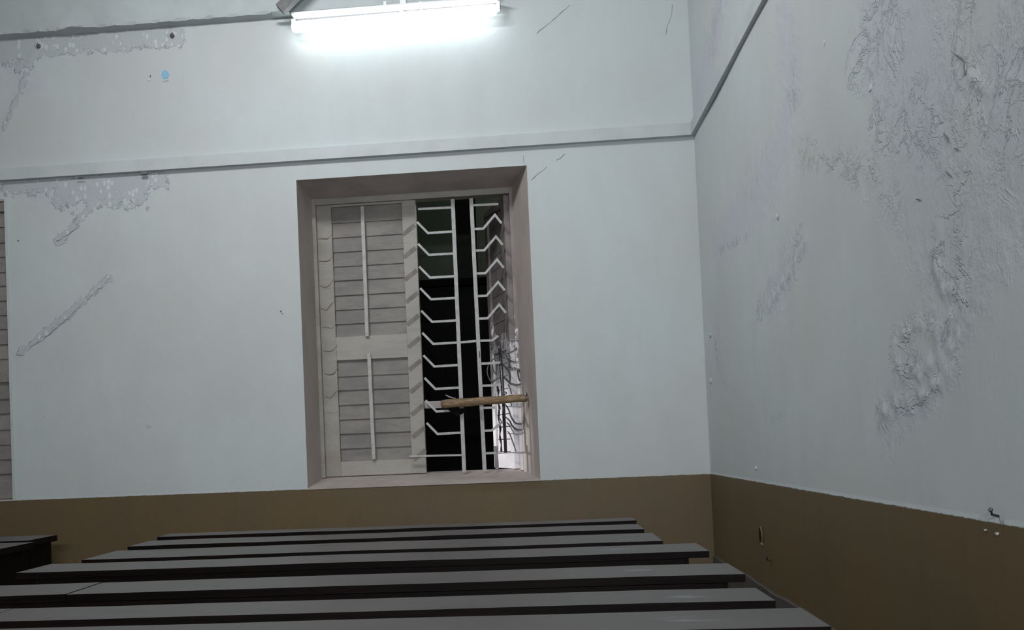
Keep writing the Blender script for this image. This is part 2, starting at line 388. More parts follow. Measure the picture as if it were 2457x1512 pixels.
R_RIDGE = [(((1770, 0), (1765, 30), (1752, 60)), 0.006, 0.02), (((1735, -10), (1730, 25), (1745, 40)), 0.006, 0.02), (((1690, 60), (1705, 90), (1720, 115)), 0.005, 0.02), (((2255, 560), (2245, 640), (2290, 720), (2270, 800), (2285, 880), (2240, 930), (2170, 960), (2110, 1010)), 0.009, 0.022),
    (((2310, 600), (2300, 700), (2310, 740), (2295, 820)), 0.005, 0.015), (((2225, 780), (2150, 810), (2140, 860), (2170, 895), (2205, 890)), 0.006, 0.016),
    (((2300, 180), (2340, 210), (2390, 212), (2457, 180)), 0.006, 0.013), (((2390, 212), (2400, 240), (2380, 270)), 0.006, 0.013),
    (((2255, 770), (2250, 860), (2210, 900)), 0.007, 0.03), (((2290, 130), (2310, 170), (2340, 210)), 0.005, 0.012),
    (((2110, 60), (2140, 90), (2120, 75)), 0.005, 0.014), (((1880, 205), (1910, 225)), 0.005, 0.02), (((1935, 570), (1900, 640), (1840, 740)), 0.005, 0.03), (((1705, 800), (1710, 830)), 0.006, 0.010), (((1706, 912), (1708, 918)), 0.006, 0.010)]
R_VEIN += [(p, 0.085, 0.9) for p, h, q in R_RIDGE[3:6]]
def mx(lst):
    def fn(A, B):
        r = A*0
        for poly, rad, k in lst: r = np.maximum(r, k*soft(seg_dist(A, B, rt(*poly)), rad))
        return r
    return fn
def rt_disp(A, B):
    e = undul(A, B)*np.clip((D-A)/0.6, 0, 1)**2
    A2 = A+0.010*np.sin(B*61+A*17)+0.006*np.sin(B*143+A*90); B2 = B+0.010*np.sin(A*53-B*23)+0.006*np.sin(A*151)
    k = 0.55+0.45*np.sin(A*47+B*31)*np.sin(B*67-A*21)
    for poly, h, r in R_RIDGE: e = e+0.8*k*h*np.exp(-(seg_dist(A2, B2, rt(*poly))/(r*0.8))**2)
    return e
def rt_lime(A, B):
    return np.maximum(0.5*soft(seg_dist(A, B, [(D-0.02, 1.25), (D-0.02, 0.93)]), 0.04), 0.35*soft(seg_dist(A, B, rt((2285, 760), (2290, 860), (2240, 930))), 0.05))
ay = axis(YB, 1.6, D, D, 0.0105); azr = axis(0.0, 0.75, 3.78, CEIL, 0.0105)
wall_right = grid_wall('wall_right', ay, azr, lambda A, B: np.stack([A*0+XR, A, B], -1), lambda x, z: False,
    dict(wear=mx(R_WEAR), flake=zero, vein=mx(R_VEIN), lime=rt_lime, strip=lambda A, B: A*0+1), rt_disp, np.array([-1.0, 0, 0]))
obj('wall_left', box(XL-0.1, XL, YB, D, 0, CEIL), M['beam'])['kind'] = 'structure'
obj('wall_front', box(XL, XR, YB-0.1, YB, 0, CEIL), M['beam'])['kind'] = 'structure'
obj('floor', box(XL-0.1, XR+0.1, YB-0.1, D+0.3, -0.1, 0), M['floor'])['kind'] = 'structure'
obj('ceiling', box(XL-0.1, XR+0.1, YB-0.1, D+0.3, CEIL, CEIL+0.1), M['ceiling'])['kind'] = 'structure'
# masonry behind the plaster, closing the wall round the openings
bm = bmesh.new(); Y0, Y1 = D+0.012, D+0.32
for x0, x1, z0, z1 in ((XL, XR, 0, WZ0-0.001), (XL, XR, WZ1+0.001, CEIL), (WX1+0.001, XR, WZ0, WZ1), (W2X+0.001, WX0-0.001, WZ0, WZ1), (XL, -4.351, WZ0, WZ1)): add_box(bm, x0, x1, Y0, Y1, z0, z1)
obj('masonry', bm, M['outside'], wall_back)

# ------------------------------------------------------------------ bands, beam, skirting
def poly_extrude(name, prof, path0, path1, mat, parent=None):
    """prof: function(path point index) -> list of 3d points; both ends given"""
    bm = bmesh.new(); a = [bm.verts.new(p) for p in path0]; b = [bm.verts.new(p) for p in path1]; n = len(a)
    for i in range(n): bm.faces.new((a[i], a[(i+1) % n], b[(i+1) % n], b[i]))
    bm.faces.new(a[::-1]); bm.faces.new(b); return obj(name, bm, mat, parent)
pr, pr2 = 0.036, 0.022
prof = [(0, 0), (pr, 0), (pr*0.94, 0.068), (0, 0.078)]   # (proud, up)
t1 = poly_extrude('trim_1', None, [(XL, D-q, ZL+h) for q, h in prof], [(XR-q*pr2/pr, D-q, ZL+h) for q, h in prof], M['band']); tag(t1, kind='structure')
t2 = poly_extrude('trim_2', None, [(XR-q*pr2/pr, YB, ZL+h) for q, h in prof], [(XR-q*pr2/pr, D-q, ZL+h) for q, h in prof], M['band']); tag(t2, kind='structure')
# chipped plaster on the lower band
for u, v, wd, hh in ((343, 413, 0.05, 0.02), (190, 424, 0.05, 0.006)):
    c = onY(u, v, D-0.05); bm = bmesh.new()
    vs = [bm.verts.new((c[0]+math.cos(k/9*2*math.pi)*wd/2*random.uniform(0.8, 1.1), D-pr-0.003, c[2]+math.sin(k/9*2*math.pi)*hh/2*random.uniform(0.8, 1.2))) for k in range(9)]
    f = bm.faces.new(vs); r = bmesh.ops.extrude_face_region(bm, geom=[f]); bmesh.ops.translate(bm, verts=[g for g in r['geom'] if isinstance(g, bmesh.types.BMVert)], vec=(0, 0.006, 0))
    obj('plaster_chip', bm, M['crack'], t1)
# upper beam with a ragged lower lip
bm = bmesh.new(); xs = np.arange(XL, onY(1196, 8)[0], 0.02); rows = []
for x in xs:
    j = (math.sin(x*41)*0.004+math.sin(x*97+1)*0.003+random.uniform(-0.003, 0.003))
    for c, a_, s_ in ((-2.50, 0.035, 0.06), (-2.95, 0.012, 0.05)): j += a_*math.exp(-((x-c)/s_)**2)
    if x > -1.3: j *= 0.15
    q = 0.062+j
    rows.append([bm.verts.new(p) for p in ((x, D, ZU), (x, D-q, ZU+0.004), (x, D-0.066, ZU+0.02), (x, D-0.066, CEIL), (x, D, CEIL))])
for a, b in zip(rows, rows[1:]):
    for k in range(5): bm.faces.new((a[k], a[(k+1) % 5], b[(k+1) % 5], b[k]))
bm.faces.new(rows[0][::-1]); bm.faces.new(rows[-1])
beam = obj('trim_3', bm, M['beam']); tag(beam, kind='structure')
# grime-dark cement skirting along the right wall
bm = bmesh.new(); ZS = E-0.655; ys = np.arange(-1.0, D, 0.05); rows = []
for y in ys:
    z = ZS+math.sin(y*7)*0.004+math.sin(y*19)*0.002
    rows.append([bm.verts.new(p) for p in ((XR, y, 0), (XR-0.012, y, 0), (XR-0.012, y, z-0.004), (XR-0.008, y, z), (XR, y, z))])
for a, b in zip(rows, rows[1:]):
    for k in range(5): bm.faces.new((a[k], a[(k+1) % 5], b[(k+1) % 5], b[k]))
sk = obj('baseboard_right', bm, M['skirt']); tag(sk, kind='structure')
# ------------------------------------------------------------------ windows
YI = D+0.30
IX0, IX1, IZ0, IZ1 = -1.235, -0.036, -0.150+E, 1.512+E
win = bpy.data.objects.new('window_1', None); C.objects.link(win); tag(win, 'recessed window with deep grey-brown reveals', kind='structure')
e = 0.0
obj('jamb', (lambda b: (add_hex(b, [(WX0, D, WZ0), (WX0+0.0005, D, WZ0), (IX0, YI, WZ0), (WX0, YI, WZ0), (WX0, D, WZ1), (WX0+0.0005, D, WZ1), (IX0, YI, WZ1), (WX0, YI, WZ1)]), b)[1])(bmesh.new()), M['reveal'], win)
obj('jamb', (lambda b: (add_hex(b, [(WX1-0.0005, D, WZ0), (WX1, D, WZ0), (WX1, YI, WZ0), (IX1, YI, WZ0), (WX1-0.0005, D, WZ1), (WX1, D, WZ1), (WX1, YI, WZ1), (IX1, YI, WZ1)]), b)[1])(bmesh.new()), M['reveal'], win)
obj('head', (lambda b: (add_hex(b, [(WX0, D, WZ1-0.0005), (WX1, D, WZ1-0.0005), (WX1, YI, IZ1), (WX0, YI, IZ1), (WX0, D, WZ1), (WX1, D, WZ1), (WX1, YI, WZ1), (WX0, YI, WZ1)]), b)[1])(bmesh.new()), M['reveal'], win)
obj('window_sill', (lambda b: (add_hex(b, [(WX0, D-0.004, WZ0-0.004), (WX1, D-0.004, WZ0-0.004), (WX1, YI+0.1, WZ0-0.004), (WX0, YI+0.1, WZ0-0.004), (WX0, D-0.004, WZ0+0.004), (WX1, D-0.004, WZ0+0.004), (WX1, YI+0.1, IZ0), (WX0, YI+0.1, IZ0)]), b)[1])(bmesh.new()), M['reveal'], win)
# timber frame round the inner opening
YF = YI
bm = bmesh.new()
add_box(bm, IX0-0.01, IX0+0.022, YF, YF+0.09, IZ0-0.01, IZ1+0.01)
fr = obj('window_frame', bm, M['frame'], win, bevel=0.002)
obj('window_frame', box(IX0, IX1, YF+0.005, YF+0.09, IZ1-0.035, IZ1+0.01), M['frame'], win, bevel=0.002)
obj('window_frame', box(IX1-0.018, IX1+0.06, YF, YF+0.06, IZ0-0.01, IZ1+0.01), M['leaf'], win, bevel=0.002)

# shuttered leaf (left half): stiles, rails, overlapping louvre slats, two tilt rods
YS = YF+0.03
def sh(u, v, Y=YS): return onY(u, v, Y)
leafL = thing('louvred_shutter', 'closed louvred wooden shutter with two tilt rods in left half of window', 'shutter')
def quadbox(name, p0, p1, p2, p3, y0, y1, mat, parent, bevel=0.0):
    """pixel quad (tl,tr,br,bl) on the window plane made a board between y0 and y1"""
    q = [onY(u, v, y0) for u, v in (p3, p2, p1, p0)]
    bm = bmesh.new(); add_hex(bm, [(a[0], y0, a[2]) for a in q]+[(a[0], y1, a[2]) for a in q]); return obj(name, bm, mat, parent, bevel=bevel)
def xat(u, v): return onY(u, v, YS)[0]
x_l0 = xat(757, 500); x_l1 = xat(798, 600); x_r0 = xat(968, 600); x_r1 = xat(1001, 600)
zt, zb = onY(900, 478, YS)[2], onY(900, 1140, YS)[2]
def zy(v, u=880): return onY(u, v, YS)[2]
Z_up_t, Z_up_b, Z_lo_t, Z_lo_b = zy(492), zy(806), zy(862), zy(1106)
obj('stile', box(x_l0, x_l1, YS, YS+0.035, zb, zt), M['frame'], leafL, bevel=0.002)
obj('stile', box(x_r0, x_r1, YS, YS+0.035, zb, zt), M['stile'], leafL, bevel=0.002)
for z0, z1 in ((Z_up_t, zt), (Z_lo_t, Z_up_b), (zb, Z_lo_b)): obj('rail', box(x_l1, x_r0, YS+0.001, YS+0.034, z0, z1), M['stile'], leafL, bevel=0.002)
def slats(parent, x0, x1, z0, z1, n, y, mat):
    p = (z1-z0)/n; me = None
    for i in range(n):
        zc = z0+p*(i+0.5)
        if me is None:
            bm = bmesh.new(); hw = p*0.60
            add_hex(bm, [(x0, -0.006, -hw), (x1, -0.006, -hw), (x1, 0.001, -hw), (x0, 0.001, -hw), (x0, 0.006, hw), (x1, 0.006, hw), (x1, 0.013, hw), (x0, 0.013, hw)])
            o = obj('slat', bm, mat, parent, bevel=0.0015); me = o.data
        else:
            o = bpy.data.objects.new('slat', me); C.objects.link(o); o.parent = parent
        o.location = (0, y+random.uniform(-0.001, 0.001), zc); o.rotation_euler = (random.uniform(-0.02, 0.02), random.uniform(-0.002, 0.002), 0)
slats(leafL, x_l1+0.001, x_r0-0.001, Z_up_b, Z_up_t, 9, YS+0.016, M['slat'])
slats(leafL, x_l1+0.001, x_r0-0.001, Z_lo_b, Z_lo_t, 7, YS+0.016, M['slat'])
for a, b in (((869, 495), (881, 808)), ((885, 848), (897, 1103))):
    A, B = onY(*a, YS-0.012), onY(*b, YS-0.012); x = (A[0]+B[0])/2+0.0
    obj('tilt_rod', bar((A[0], YS-0.008, A[2]), (B[0], YS-0.008, B[2]), 0.023, 0.018), M['rodw'], leafL, bevel=0.004)
# grille shadows drawn as thin dark strips on both stiles, at every bar
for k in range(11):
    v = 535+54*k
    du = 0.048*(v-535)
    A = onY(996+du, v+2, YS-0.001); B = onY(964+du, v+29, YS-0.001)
    obj('diagonal_shadow', bar((A[0]-0.003, YS-0.0005, A[2]-0.008), (B[0]+0.006, YS-0.0005, B[2]), 0.026, 0.0012), M['stripe'], leafL)
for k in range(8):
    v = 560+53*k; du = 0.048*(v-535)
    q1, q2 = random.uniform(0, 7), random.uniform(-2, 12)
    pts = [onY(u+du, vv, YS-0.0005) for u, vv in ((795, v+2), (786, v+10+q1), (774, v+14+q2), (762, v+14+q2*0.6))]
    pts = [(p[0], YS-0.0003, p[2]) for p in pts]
    obj('curved_shadow', tube(smooth_path(pts, 3), [0.002]*3+[random.uniform(0.003, 0.006)]*4+[0.003]*3, seg=5), M['stripe'], leafL)
obj('shutter_back', box(x_l0, x_r1, YS+0.036, YS+0.046, zb, zt), M['slat'], leafL)

# steel grille with chevron bars
YG = YF-0.035
gr = thing('window_grille', 'pale painted steel window grille with bent chevron bars', 'grille')
def G(u, v, Y=YG): return onY(u, v, Y)
for a, b in (((1086, 478), (1114, 1134)), ((1130.5, 476), (1163, 1131))):
    obj('upright', bar(G(*a), G(*b), 0.023, 0.008), M['grille'], gr, bevel=0.002)
LY = [498, 556, 608.5, 663, 715, 769, 822, 876, 930, 984, 1038, 1092]
RY = [493, 550, 602, 657, 711, 765, 818, 873, 926, 979, 1034, 1088]
def path_bar(pts, name='cross_bar', wd=0.0135):
    pts = [Vector(p) for p in pts]; bm = bmesh.new(); n = len(pts); rings = []
    for i, p in enumerate(pts):
        d0 = (pts[i]-pts[i-1]).normalized() if i else None; d1 = (pts[i+1]-pts[i]).normalized() if i < n-1 else None
        t = ((d0 or d1)+(d1 or d0)).normalized(); s = t.cross(Vector((0, 1, 0))).normalized()
        k = 1/max(0.5, abs(t.dot(d0 or d1)))
        rings.append([bm.verts.new(p+s*(a*wd/2*k)+Vector((0, b*0.005, 0))) for a, b in ((-1, -1), (1, -1), (1, 1), (-1, 1))])
    for a, b in zip(rings, rings[1:]):
        for k in range(4): bm.faces.new((a[k], a[(k+1) % 4], b[(k+1) % 4], b[k]))
    bm.faces.new(rings[0][::-1]); bm.faces.new(rings[-1]); return obj(name, bm, M['grille'], gr)
for i, y in enumerate(LY):
    s = 0.048*(y-498); xv = 1087+s
    if i in (0,): path_bar([G(xv, y, YG+0.008), G(1003+s, y+4, YG+0.008)])
    elif i == 11: path_bar([G(xv, y, YG+0.008), G(982, y+3, YG+0.008)], wd=0.011)
    else: path_bar([G(xv, y, YG+0.008), G(1024+s, y+3.5, YG+0.008), G(998+s, y-23, YG+0.008)])
for i, y in enumerate(RY):
    s = 0.048*(y-498); xv = 1132+s
    if i in (0,): path_bar([G(xv, y, YG+0.008), G(1196+s, y-3, YG+0.008)])
    elif i == 11: path_bar([G(xv, y, YG+0.008), G(1190, y-1, YG+0.008)])
    elif i == 9: path_bar([G(xv, y, YG+0.008), G(1188, y-1, YG+0.008)])
    elif i == 10: path_bar([G(xv, y, YG+0.008), G(1180, y-1, YG+0.008), G(1206, y-22, YG+0.008)])
    elif i >= 7: path_bar([G(xv, y, YG+0.008), G(1160+s, y-1, YG+0.008), G(1190+s*0.6, y-3, YG+0.008)])
    elif i <= 5: path_bar([G(xv, y, YG+0.008), G(1157+s, y-1, YG+0.008), G(1185+s, y-34, YG+0.008), G(1201+s, y-14, YG+0.008)])
    else: path_bar([G(xv, y, YG+0.008), G(1166+s, y-1, YG+0.008), G(1180+s, y-12, YG+0.008)])
path_bar([G(1102, 822, YG+0.008), G(1148, 818, YG+0.008)])
obj('latch_slot', bar(G(1150, 842, YG-0.005), G(1151, 858, YG-0.005), 0.006, 0.003), M['black'], gr)

# right leaf, swung outwards, seen almost edge-on
leafR = thing('open_shutter_leaf', 'right window leaf swung outward with peeling paint', 'shutter')
hx = IX1-0.018; fx = onY(1184, 760, 6.42)[0]
def leaf_pt(t, z, off=0.0):
    d = Vector((fx-hx, 6.42-(YF+0.06), 0)); n = Vector((-d[1], d[0], 0)).normalized(); p = Vector((hx, YF+0.06, 0))+d*t+n*off
    return (p[0], p[1], z)
def leaf_board(name, t0, t1, z0, z1, o0, o1, mat=None):
    bm = bmesh.new(); add_hex(bm, [leaf_pt(t0, z0, o0), leaf_pt(t1, z0, o0), leaf_pt(t1, z0, o1), leaf_pt(t0, z0, o1), leaf_pt(t0, z1, o0), leaf_pt(t1, z1, o0), leaf_pt(t1, z1, o1), leaf_pt(t0, z1, o1)])
    return obj(name, bm, mat or M['leaf'], leafR, bevel=0.0015)
zt2, zb2 = IZ1-0.03, IZ0-0.0
leaf_board('stile', 0, 0.16, zb2, zt2, 0, 0.035); leaf_board('stile', 0.86, 1.0, zb2, zt2, 0, 0.035)
for z0, z1 in ((zb2, zb2+0.1), ((zb2+zt2)/2-0.1, (zb2+zt2)/2), (zt2-0.06, zt2)): leaf_board('rail', 0.16, 0.86, z0, z1, 0.001, 0.034)
for z0, z1, n in ((zb2+0.1, (zb2+zt2)/2-0.1, 8), ((zb2+zt2)/2, zt2-0.06, 9)):
    for i in range(n):
        p = (z1-z0)/n; leaf_board('slat', 0.155, 0.865, z0+p*i+0.003, z0+p*(i+1)-0.002, 0.010+0.002*(i % 2), 0.022)

# wrought iron scrolls in front of the leaf (zoom frame: 3.98 px per photo px, origin 1120,780)
ir = thing('iron_scrollwork', 'dark wrought iron scrolls and rod behind the stick at window right', 'ironwork')
def Z3(x, y, Y=None): return onY(1120+x/3.98, 780+y/3.98, Y if Y is not None else YF-0.012)
obj('rod', tube([Z3(318, 222), Z3(345, 660), Z3(372, 1216)], [0.0115, 0.0105, 0.0095], seg=12), M['iron'], ir, True)
SCR = [((480, 215), (440, 250), (330, 292), (240, 335), (200, 400), (198, 470), (235, 545), (285, 515), (330, 495), (375, 515), (420, 560), (495, 570), (525, 540), (515, 470), (495, 425), (487, 455), (500, 520), (515, 530)),
       ((350, 245), (395, 320), (450, 352), (496, 350)), ((345, 310), (395, 330), (408, 375), (395, 415)), ((345, 378), (395, 430), (412, 480), (412, 540)),
       ((395, 565), (415, 610), (430, 660)), ((420, 740), (430, 775)), ((368, 758), (400, 810), (425, 880), (465, 935), (525, 945)),
       ((372, 880), (410, 915), (435, 965), (480, 998), (530, 1000)), ((380, 930), (410, 960), (450, 1035)), ((385, 1015), (410, 1040), (440, 1120), (472, 1212)),
       ((355, 500), (400, 545), (470, 570)), ((240, 365), (300, 372)), ((265, 275), (268, 330), (285, 370), (290, 430)), ((246, 380), (258, 440), (290, 475)),
       ((312, 765), (322, 805)), ((305, 865), (318, 900), (336, 925)), ((336, 925), (280, 980), (235, 1012)), ((350, 645), (370, 640), (378, 655), (360, 665))]
for i, s in enumerate(SCR):
    pts = smooth_path([Z3(x, y, YF-0.009+0.005*math.sin(k+i)) for k, (x, y) in enumerate(s)], 5)
    n = len(pts); r0 = 0.0052 if i in (0, 3, 6, 7) else 0.0036
    obj('scroll', tube(pts, [r0*(0.65+0.35*math.sin(math.pi*k/(n-1))) for k in range(n)], seg=7), M['iron'], ir, True)
for a, b in (((390, 1038), (532, 1036)), ((300, 1224), (542, 1215)), ((372, 780), (520, 778)), ((415, 138), (490, 145))):
    obj('tie_bar', bar(Z3(*a, YF-0.004), Z3(*b, YF-0.004), 0.006, 0.006), M['iron'], ir)
pts = [Z3(x, y, YF-0.004) for x, y in ((290, 580), (302, 640), (298, 700), (308, 800), (305, 900), (320, 985), (316, 1060), (328, 1130), (330, 1212))]
obj('twisted_strip', tube(smooth_path(pts, 4), [0.003+0.004*abs(math.sin(k*0.55)) for k in range(33)], seg=6), M['iron'], ir)
obj('socket_post', bar(Z3(277, 1155, YF-0.009), Z3(290, 1385, YF-0.009), 0.021, 0.018), M['iron'], ir, bevel=0.002)
# hook to the jamb
hk = thing('wire_hook', 'bent wire hook and black nail fixed to right reveal above stick', 'hook')
pts = smooth_path([Z3(522, 500, YF-0.02), Z3(555, 545, YF-0.07), Z3(578, 610, YF-0.11), Z3(575, 665, YF-0.13), Z3(550, 692, YF-0.14)], 6)
obj('wire', tube(pts, 0.0042, seg=7), M['iron'], hk, True)
a = Z3(560, 715, YF-0.15); b = Z3(600, 708, YF-0.15)
obj('nail', tube([a, Z3(585, 711, YF-0.15), b], [0.003, 0.006, 0.008], seg=8), M['black'], hk)
obj('nail_plate', bar(Z3(585, 690, YF-0.15), Z3(612, 728, YF-0.15), 0.014, 0.006), M['black'], hk, bevel=0.001)

# wooden stick wedged across the grille (zoom frame: 5.04 px per photo px, origin 1000,900)
def Z6(x, y, Y): return onY(1000+x/5.04, 900+y/5.04, Y)
st = thing('wooden_stick', 'rough brown wooden stick wedged level across window grille', 'stick')
bm = bmesh.new(); n = 26; seg = 10; rings = []
for i in range(n+1):
    t = i/n; x = 300+(1325-300)*t; top = 300-70*t; bot = 406-84*t
    if i == n: top, bot = 262, 322
    if i == 0: top, bot = 303, 400
    Yc = YG-0.035-0.11*t
    c = Z6(x, (top+bot)/2, Yc); hgt = (Z6(x, top, Yc)-Z6(x, bot, Yc)).length/2
    ring = []
    for k in range(seg):
        an = 2*math.pi*k/seg; rr = 1+0.10*math.sin(an*3+i*0.7)+random.uniform(-0.05, 0.05)
        ring.append(bm.verts.new((c[0]+random.uniform(-0.004, 0.004), c[1]+0.8*hgt*math.cos(an)*rr, c[2]+hgt*math.sin(an)*rr)))
    rings.append(ring)
for a, b in zip(rings, rings[1:]):
    for k in range(seg): bm.faces.new((a[k], a[(k+1) % seg], b[(k+1) % seg], b[k]))
bm.faces.new(rings[0][::-1]); bm.faces.new(rings[-1]); obj('shaft', bm, M['stick'], st, True)
bm = bmesh.new(); q = [Z6(86, 318, YG+0.04), Z6(330, 310, YG+0.04), Z6(330, 400, YG+0.04), Z6(100, 405, YG+0.04)]
add_hex(bm, [tuple(p) for p in (q[3], q[2], q[1], q[0])]+[(p[0], p[1]+0.03, p[2]) for p in (q[3], q[2], q[1], q[0])]); o = obj('split_end', bm, M['palewood'], st, bevel=0.003); o['label'] = 'pale grey split end of the stick'
obj('splinter', tube([Z6(350, 243, YG-0.04), Z6(400, 268, YG-0.04), Z6(470, 285, YG-0.03)], [0.0035, 0.0045, 0.004], seg=7), M['palewood'], st, True)
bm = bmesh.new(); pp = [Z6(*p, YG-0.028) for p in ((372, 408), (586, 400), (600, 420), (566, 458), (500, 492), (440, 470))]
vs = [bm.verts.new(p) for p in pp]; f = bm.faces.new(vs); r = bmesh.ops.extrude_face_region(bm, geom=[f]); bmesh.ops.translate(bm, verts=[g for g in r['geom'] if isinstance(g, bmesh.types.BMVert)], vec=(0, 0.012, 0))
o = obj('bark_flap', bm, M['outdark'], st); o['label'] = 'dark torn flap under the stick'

# second window at the left edge of the photo
win2 = bpy.data.objects.new('window_2', None); C.objects.link(win2); tag(win2, 'shuttered window cut by the left edge of the photo', kind='structure')
obj('window_sill', box(-4.35, W2X, D-0.004, D+0.1, WZ0-0.004, WZ0+0.006), M['reveal'], win2)
obj('jamb', box(W2X-0.012, W2X+0.002, D-0.006, D+0.30, WZ0, WZ1+0.003), M['band'], win2, bevel=0.001)
obj('jamb', box(-4.352, -4.335, D, D+0.30, WZ0, WZ1), M['band'], win2)
obj('head', box(-4.35, W2X, D, D+0.3, WZ1-0.012, WZ1), M['reveal'], win2)
lf2 = thing('louvred_shutter', 'louvred shutter at left edge of photo, closed and brown-grey', 'shutter')
xs2 = [-4.33, -4.22, -3.75, -3.66, -3.64, -3.55, -3.075, W2X-0.014]
Y2 = D+0.012
for a, b in ((0, 1), (2, 3), (4, 5)): obj('stile', box(xs2[a], xs2[b], Y2, Y2+0.035, WZ0+0.01, WZ1-0.012), M['slat'], lf2, bevel=0.002)
obj('stile', box(W2X-0.020, W2X-0.0125, Y2, Y2+0.035, WZ0+0.01, WZ1-0.012), M['slat'], lf2, bevel=0.001)
zm = onY(10, 905, Y2)[2]
for a, b in ((1, 2), (5, None)):
    x0, x1 = xs2[a], (xs2[b] if b else W2X-0.021)
    for z0, z1 in ((WZ0+0.01, WZ0+0.075), (zm-0.03, zm+0.03), (WZ1-0.07, WZ1-0.012)): obj('rail', box(x0, x1, Y2+0.001, Y2+0.034, z0, z1), M['slat'], lf2, bevel=0.002)
    slats(lf2, x0, x1, WZ0+0.075, zm-0.03, 7, Y2+0.016, M['slat'])
    slats(lf2, x0, x1, zm+0.03, WZ1-0.07, 11, Y2+0.016, M['slat'])
obj('shutter_back', box(-4.33, W2X-0.014, Y2+0.036, Y2+0.046, WZ0+0.01, WZ1-0.012), M['slat'], lf2)

# night outside: far wall, plus an unseen dark box added against ambient light
ex = bpy.data.objects.new('wall_outside', None); C.objects.link(ex); tag(ex, 'dark outer wall seen through the window grille', kind='structure')
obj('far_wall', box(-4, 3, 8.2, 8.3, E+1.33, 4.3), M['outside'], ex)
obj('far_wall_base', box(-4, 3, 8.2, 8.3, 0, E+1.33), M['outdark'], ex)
obj('dark_box_side', box(-4.1, -4, D+0.33, 8.3, 0, 4.3), M['outdark'], ex); obj('dark_box_side', box(3, 3.1, D+0.33, 8.3, 0, 4.3), M['outdark'], ex)
obj('dark_box_roof', box(-4, 3, D+0.33, 8.3, 4.3, 4.4), M['outdark'], ex); obj('dark_box_floor', box(-4, 3, D+0.33, 8.3, -0.1, 0), M['outdark'], ex)
a = onY(1090, 480, 7.6); b = onY(1178, 480, 7.6)
obj('dark_post', box(onY(1100, 700, 7.6)[0], onY(1150, 700, 7.6)[0], 7.6, 7.7, E+1.22, 4.2), M['postdark'], ex)
obj('cross_beam', box(-1.5, 1.5, 7.55, 7.65, E+1.22, E+1.27), M['outdark'], ex)

# ------------------------------------------------------------------ tube lamp
lamp = thing('tube_lamp', 'lit white tube lamp fixed high on the back wall above window', 'lamp')
YT = D-0.10
A, B = onY(712, 65, YT), onY(1186, 24, YT); d = (B-A).normalized(); rT = 0.031
obj('tube', tube([A-d*0.028, A-d*0.024, A-d*0.012, A, B, B+d*0.008, B+d*0.012], [rT*0.45, rT*0.75, rT*0.95, rT, rT, rT*0.9, rT*0.6], seg=20), M['tube'], lamp, True)
HA, HB = onY(702, 39, YT+0.02), onY(1200, -1, YT+0.02)
obj('added_gap_plate', bar(HA+Vector((0, 0.035, -0.021)), HB+Vector((0, 0.035, -0.021)), 0.030, 0.02), M['plate'], lamp, bevel=0.002)  # added grey plate that keeps the gap above the tube from burning out
obj('housing', bar(HA+Vector((0,0.01,0)), HB+Vector((0,0.01,0)), 0.012, 0.10), M['housing'], lamp, bevel=0.003)
for P, s in ((A, -1), (B, 1)):
    c = P+d*s*0.022; obj('end_holder', bar(c+Vector((0, 0.02, 0.055)), c+Vector((0, 0.03, 0.0)), 0.02, 0.03), M['housing'], lamp, bevel=0.003)
mid = onY(968, 24, YT+0.03)
obj('bracket', bar(mid, mid+Vector((0, 0.0, 0.16)), 0.034, 0.012), M['housing'], lamp, bevel=0.002)
obj('bracket_foot', bar(mid+Vector((-0.03, 0, 0.012)), mid+Vector((0.0, 0, -0.02)), 0.012, 0.02), M['housing'], lamp)
for u, v in ((925, 9), (1010, 9)):
    c = onY(u, v, YT+0.02); obj('clip', bar(c, c+Vector((0, 0, -0.03)), 0.016, 0.06), M['housing'], lamp)
strut = thing('diagonal_strut', 'dark grey slanting strut above left end of tube lamp', 'strut')
obj('strut_bar', bar(onY(672, 24, D-0.16), onY(800, -100, D-0.16), 0.060, 0.05), M['strut'], strut, bevel=0.003)
obj('strut_foot', bar(onY(652, 33, D-0.10), onY(694, 30, D-0.10), 0.008, 0.07), M['beam'], strut, bevel=0.002)

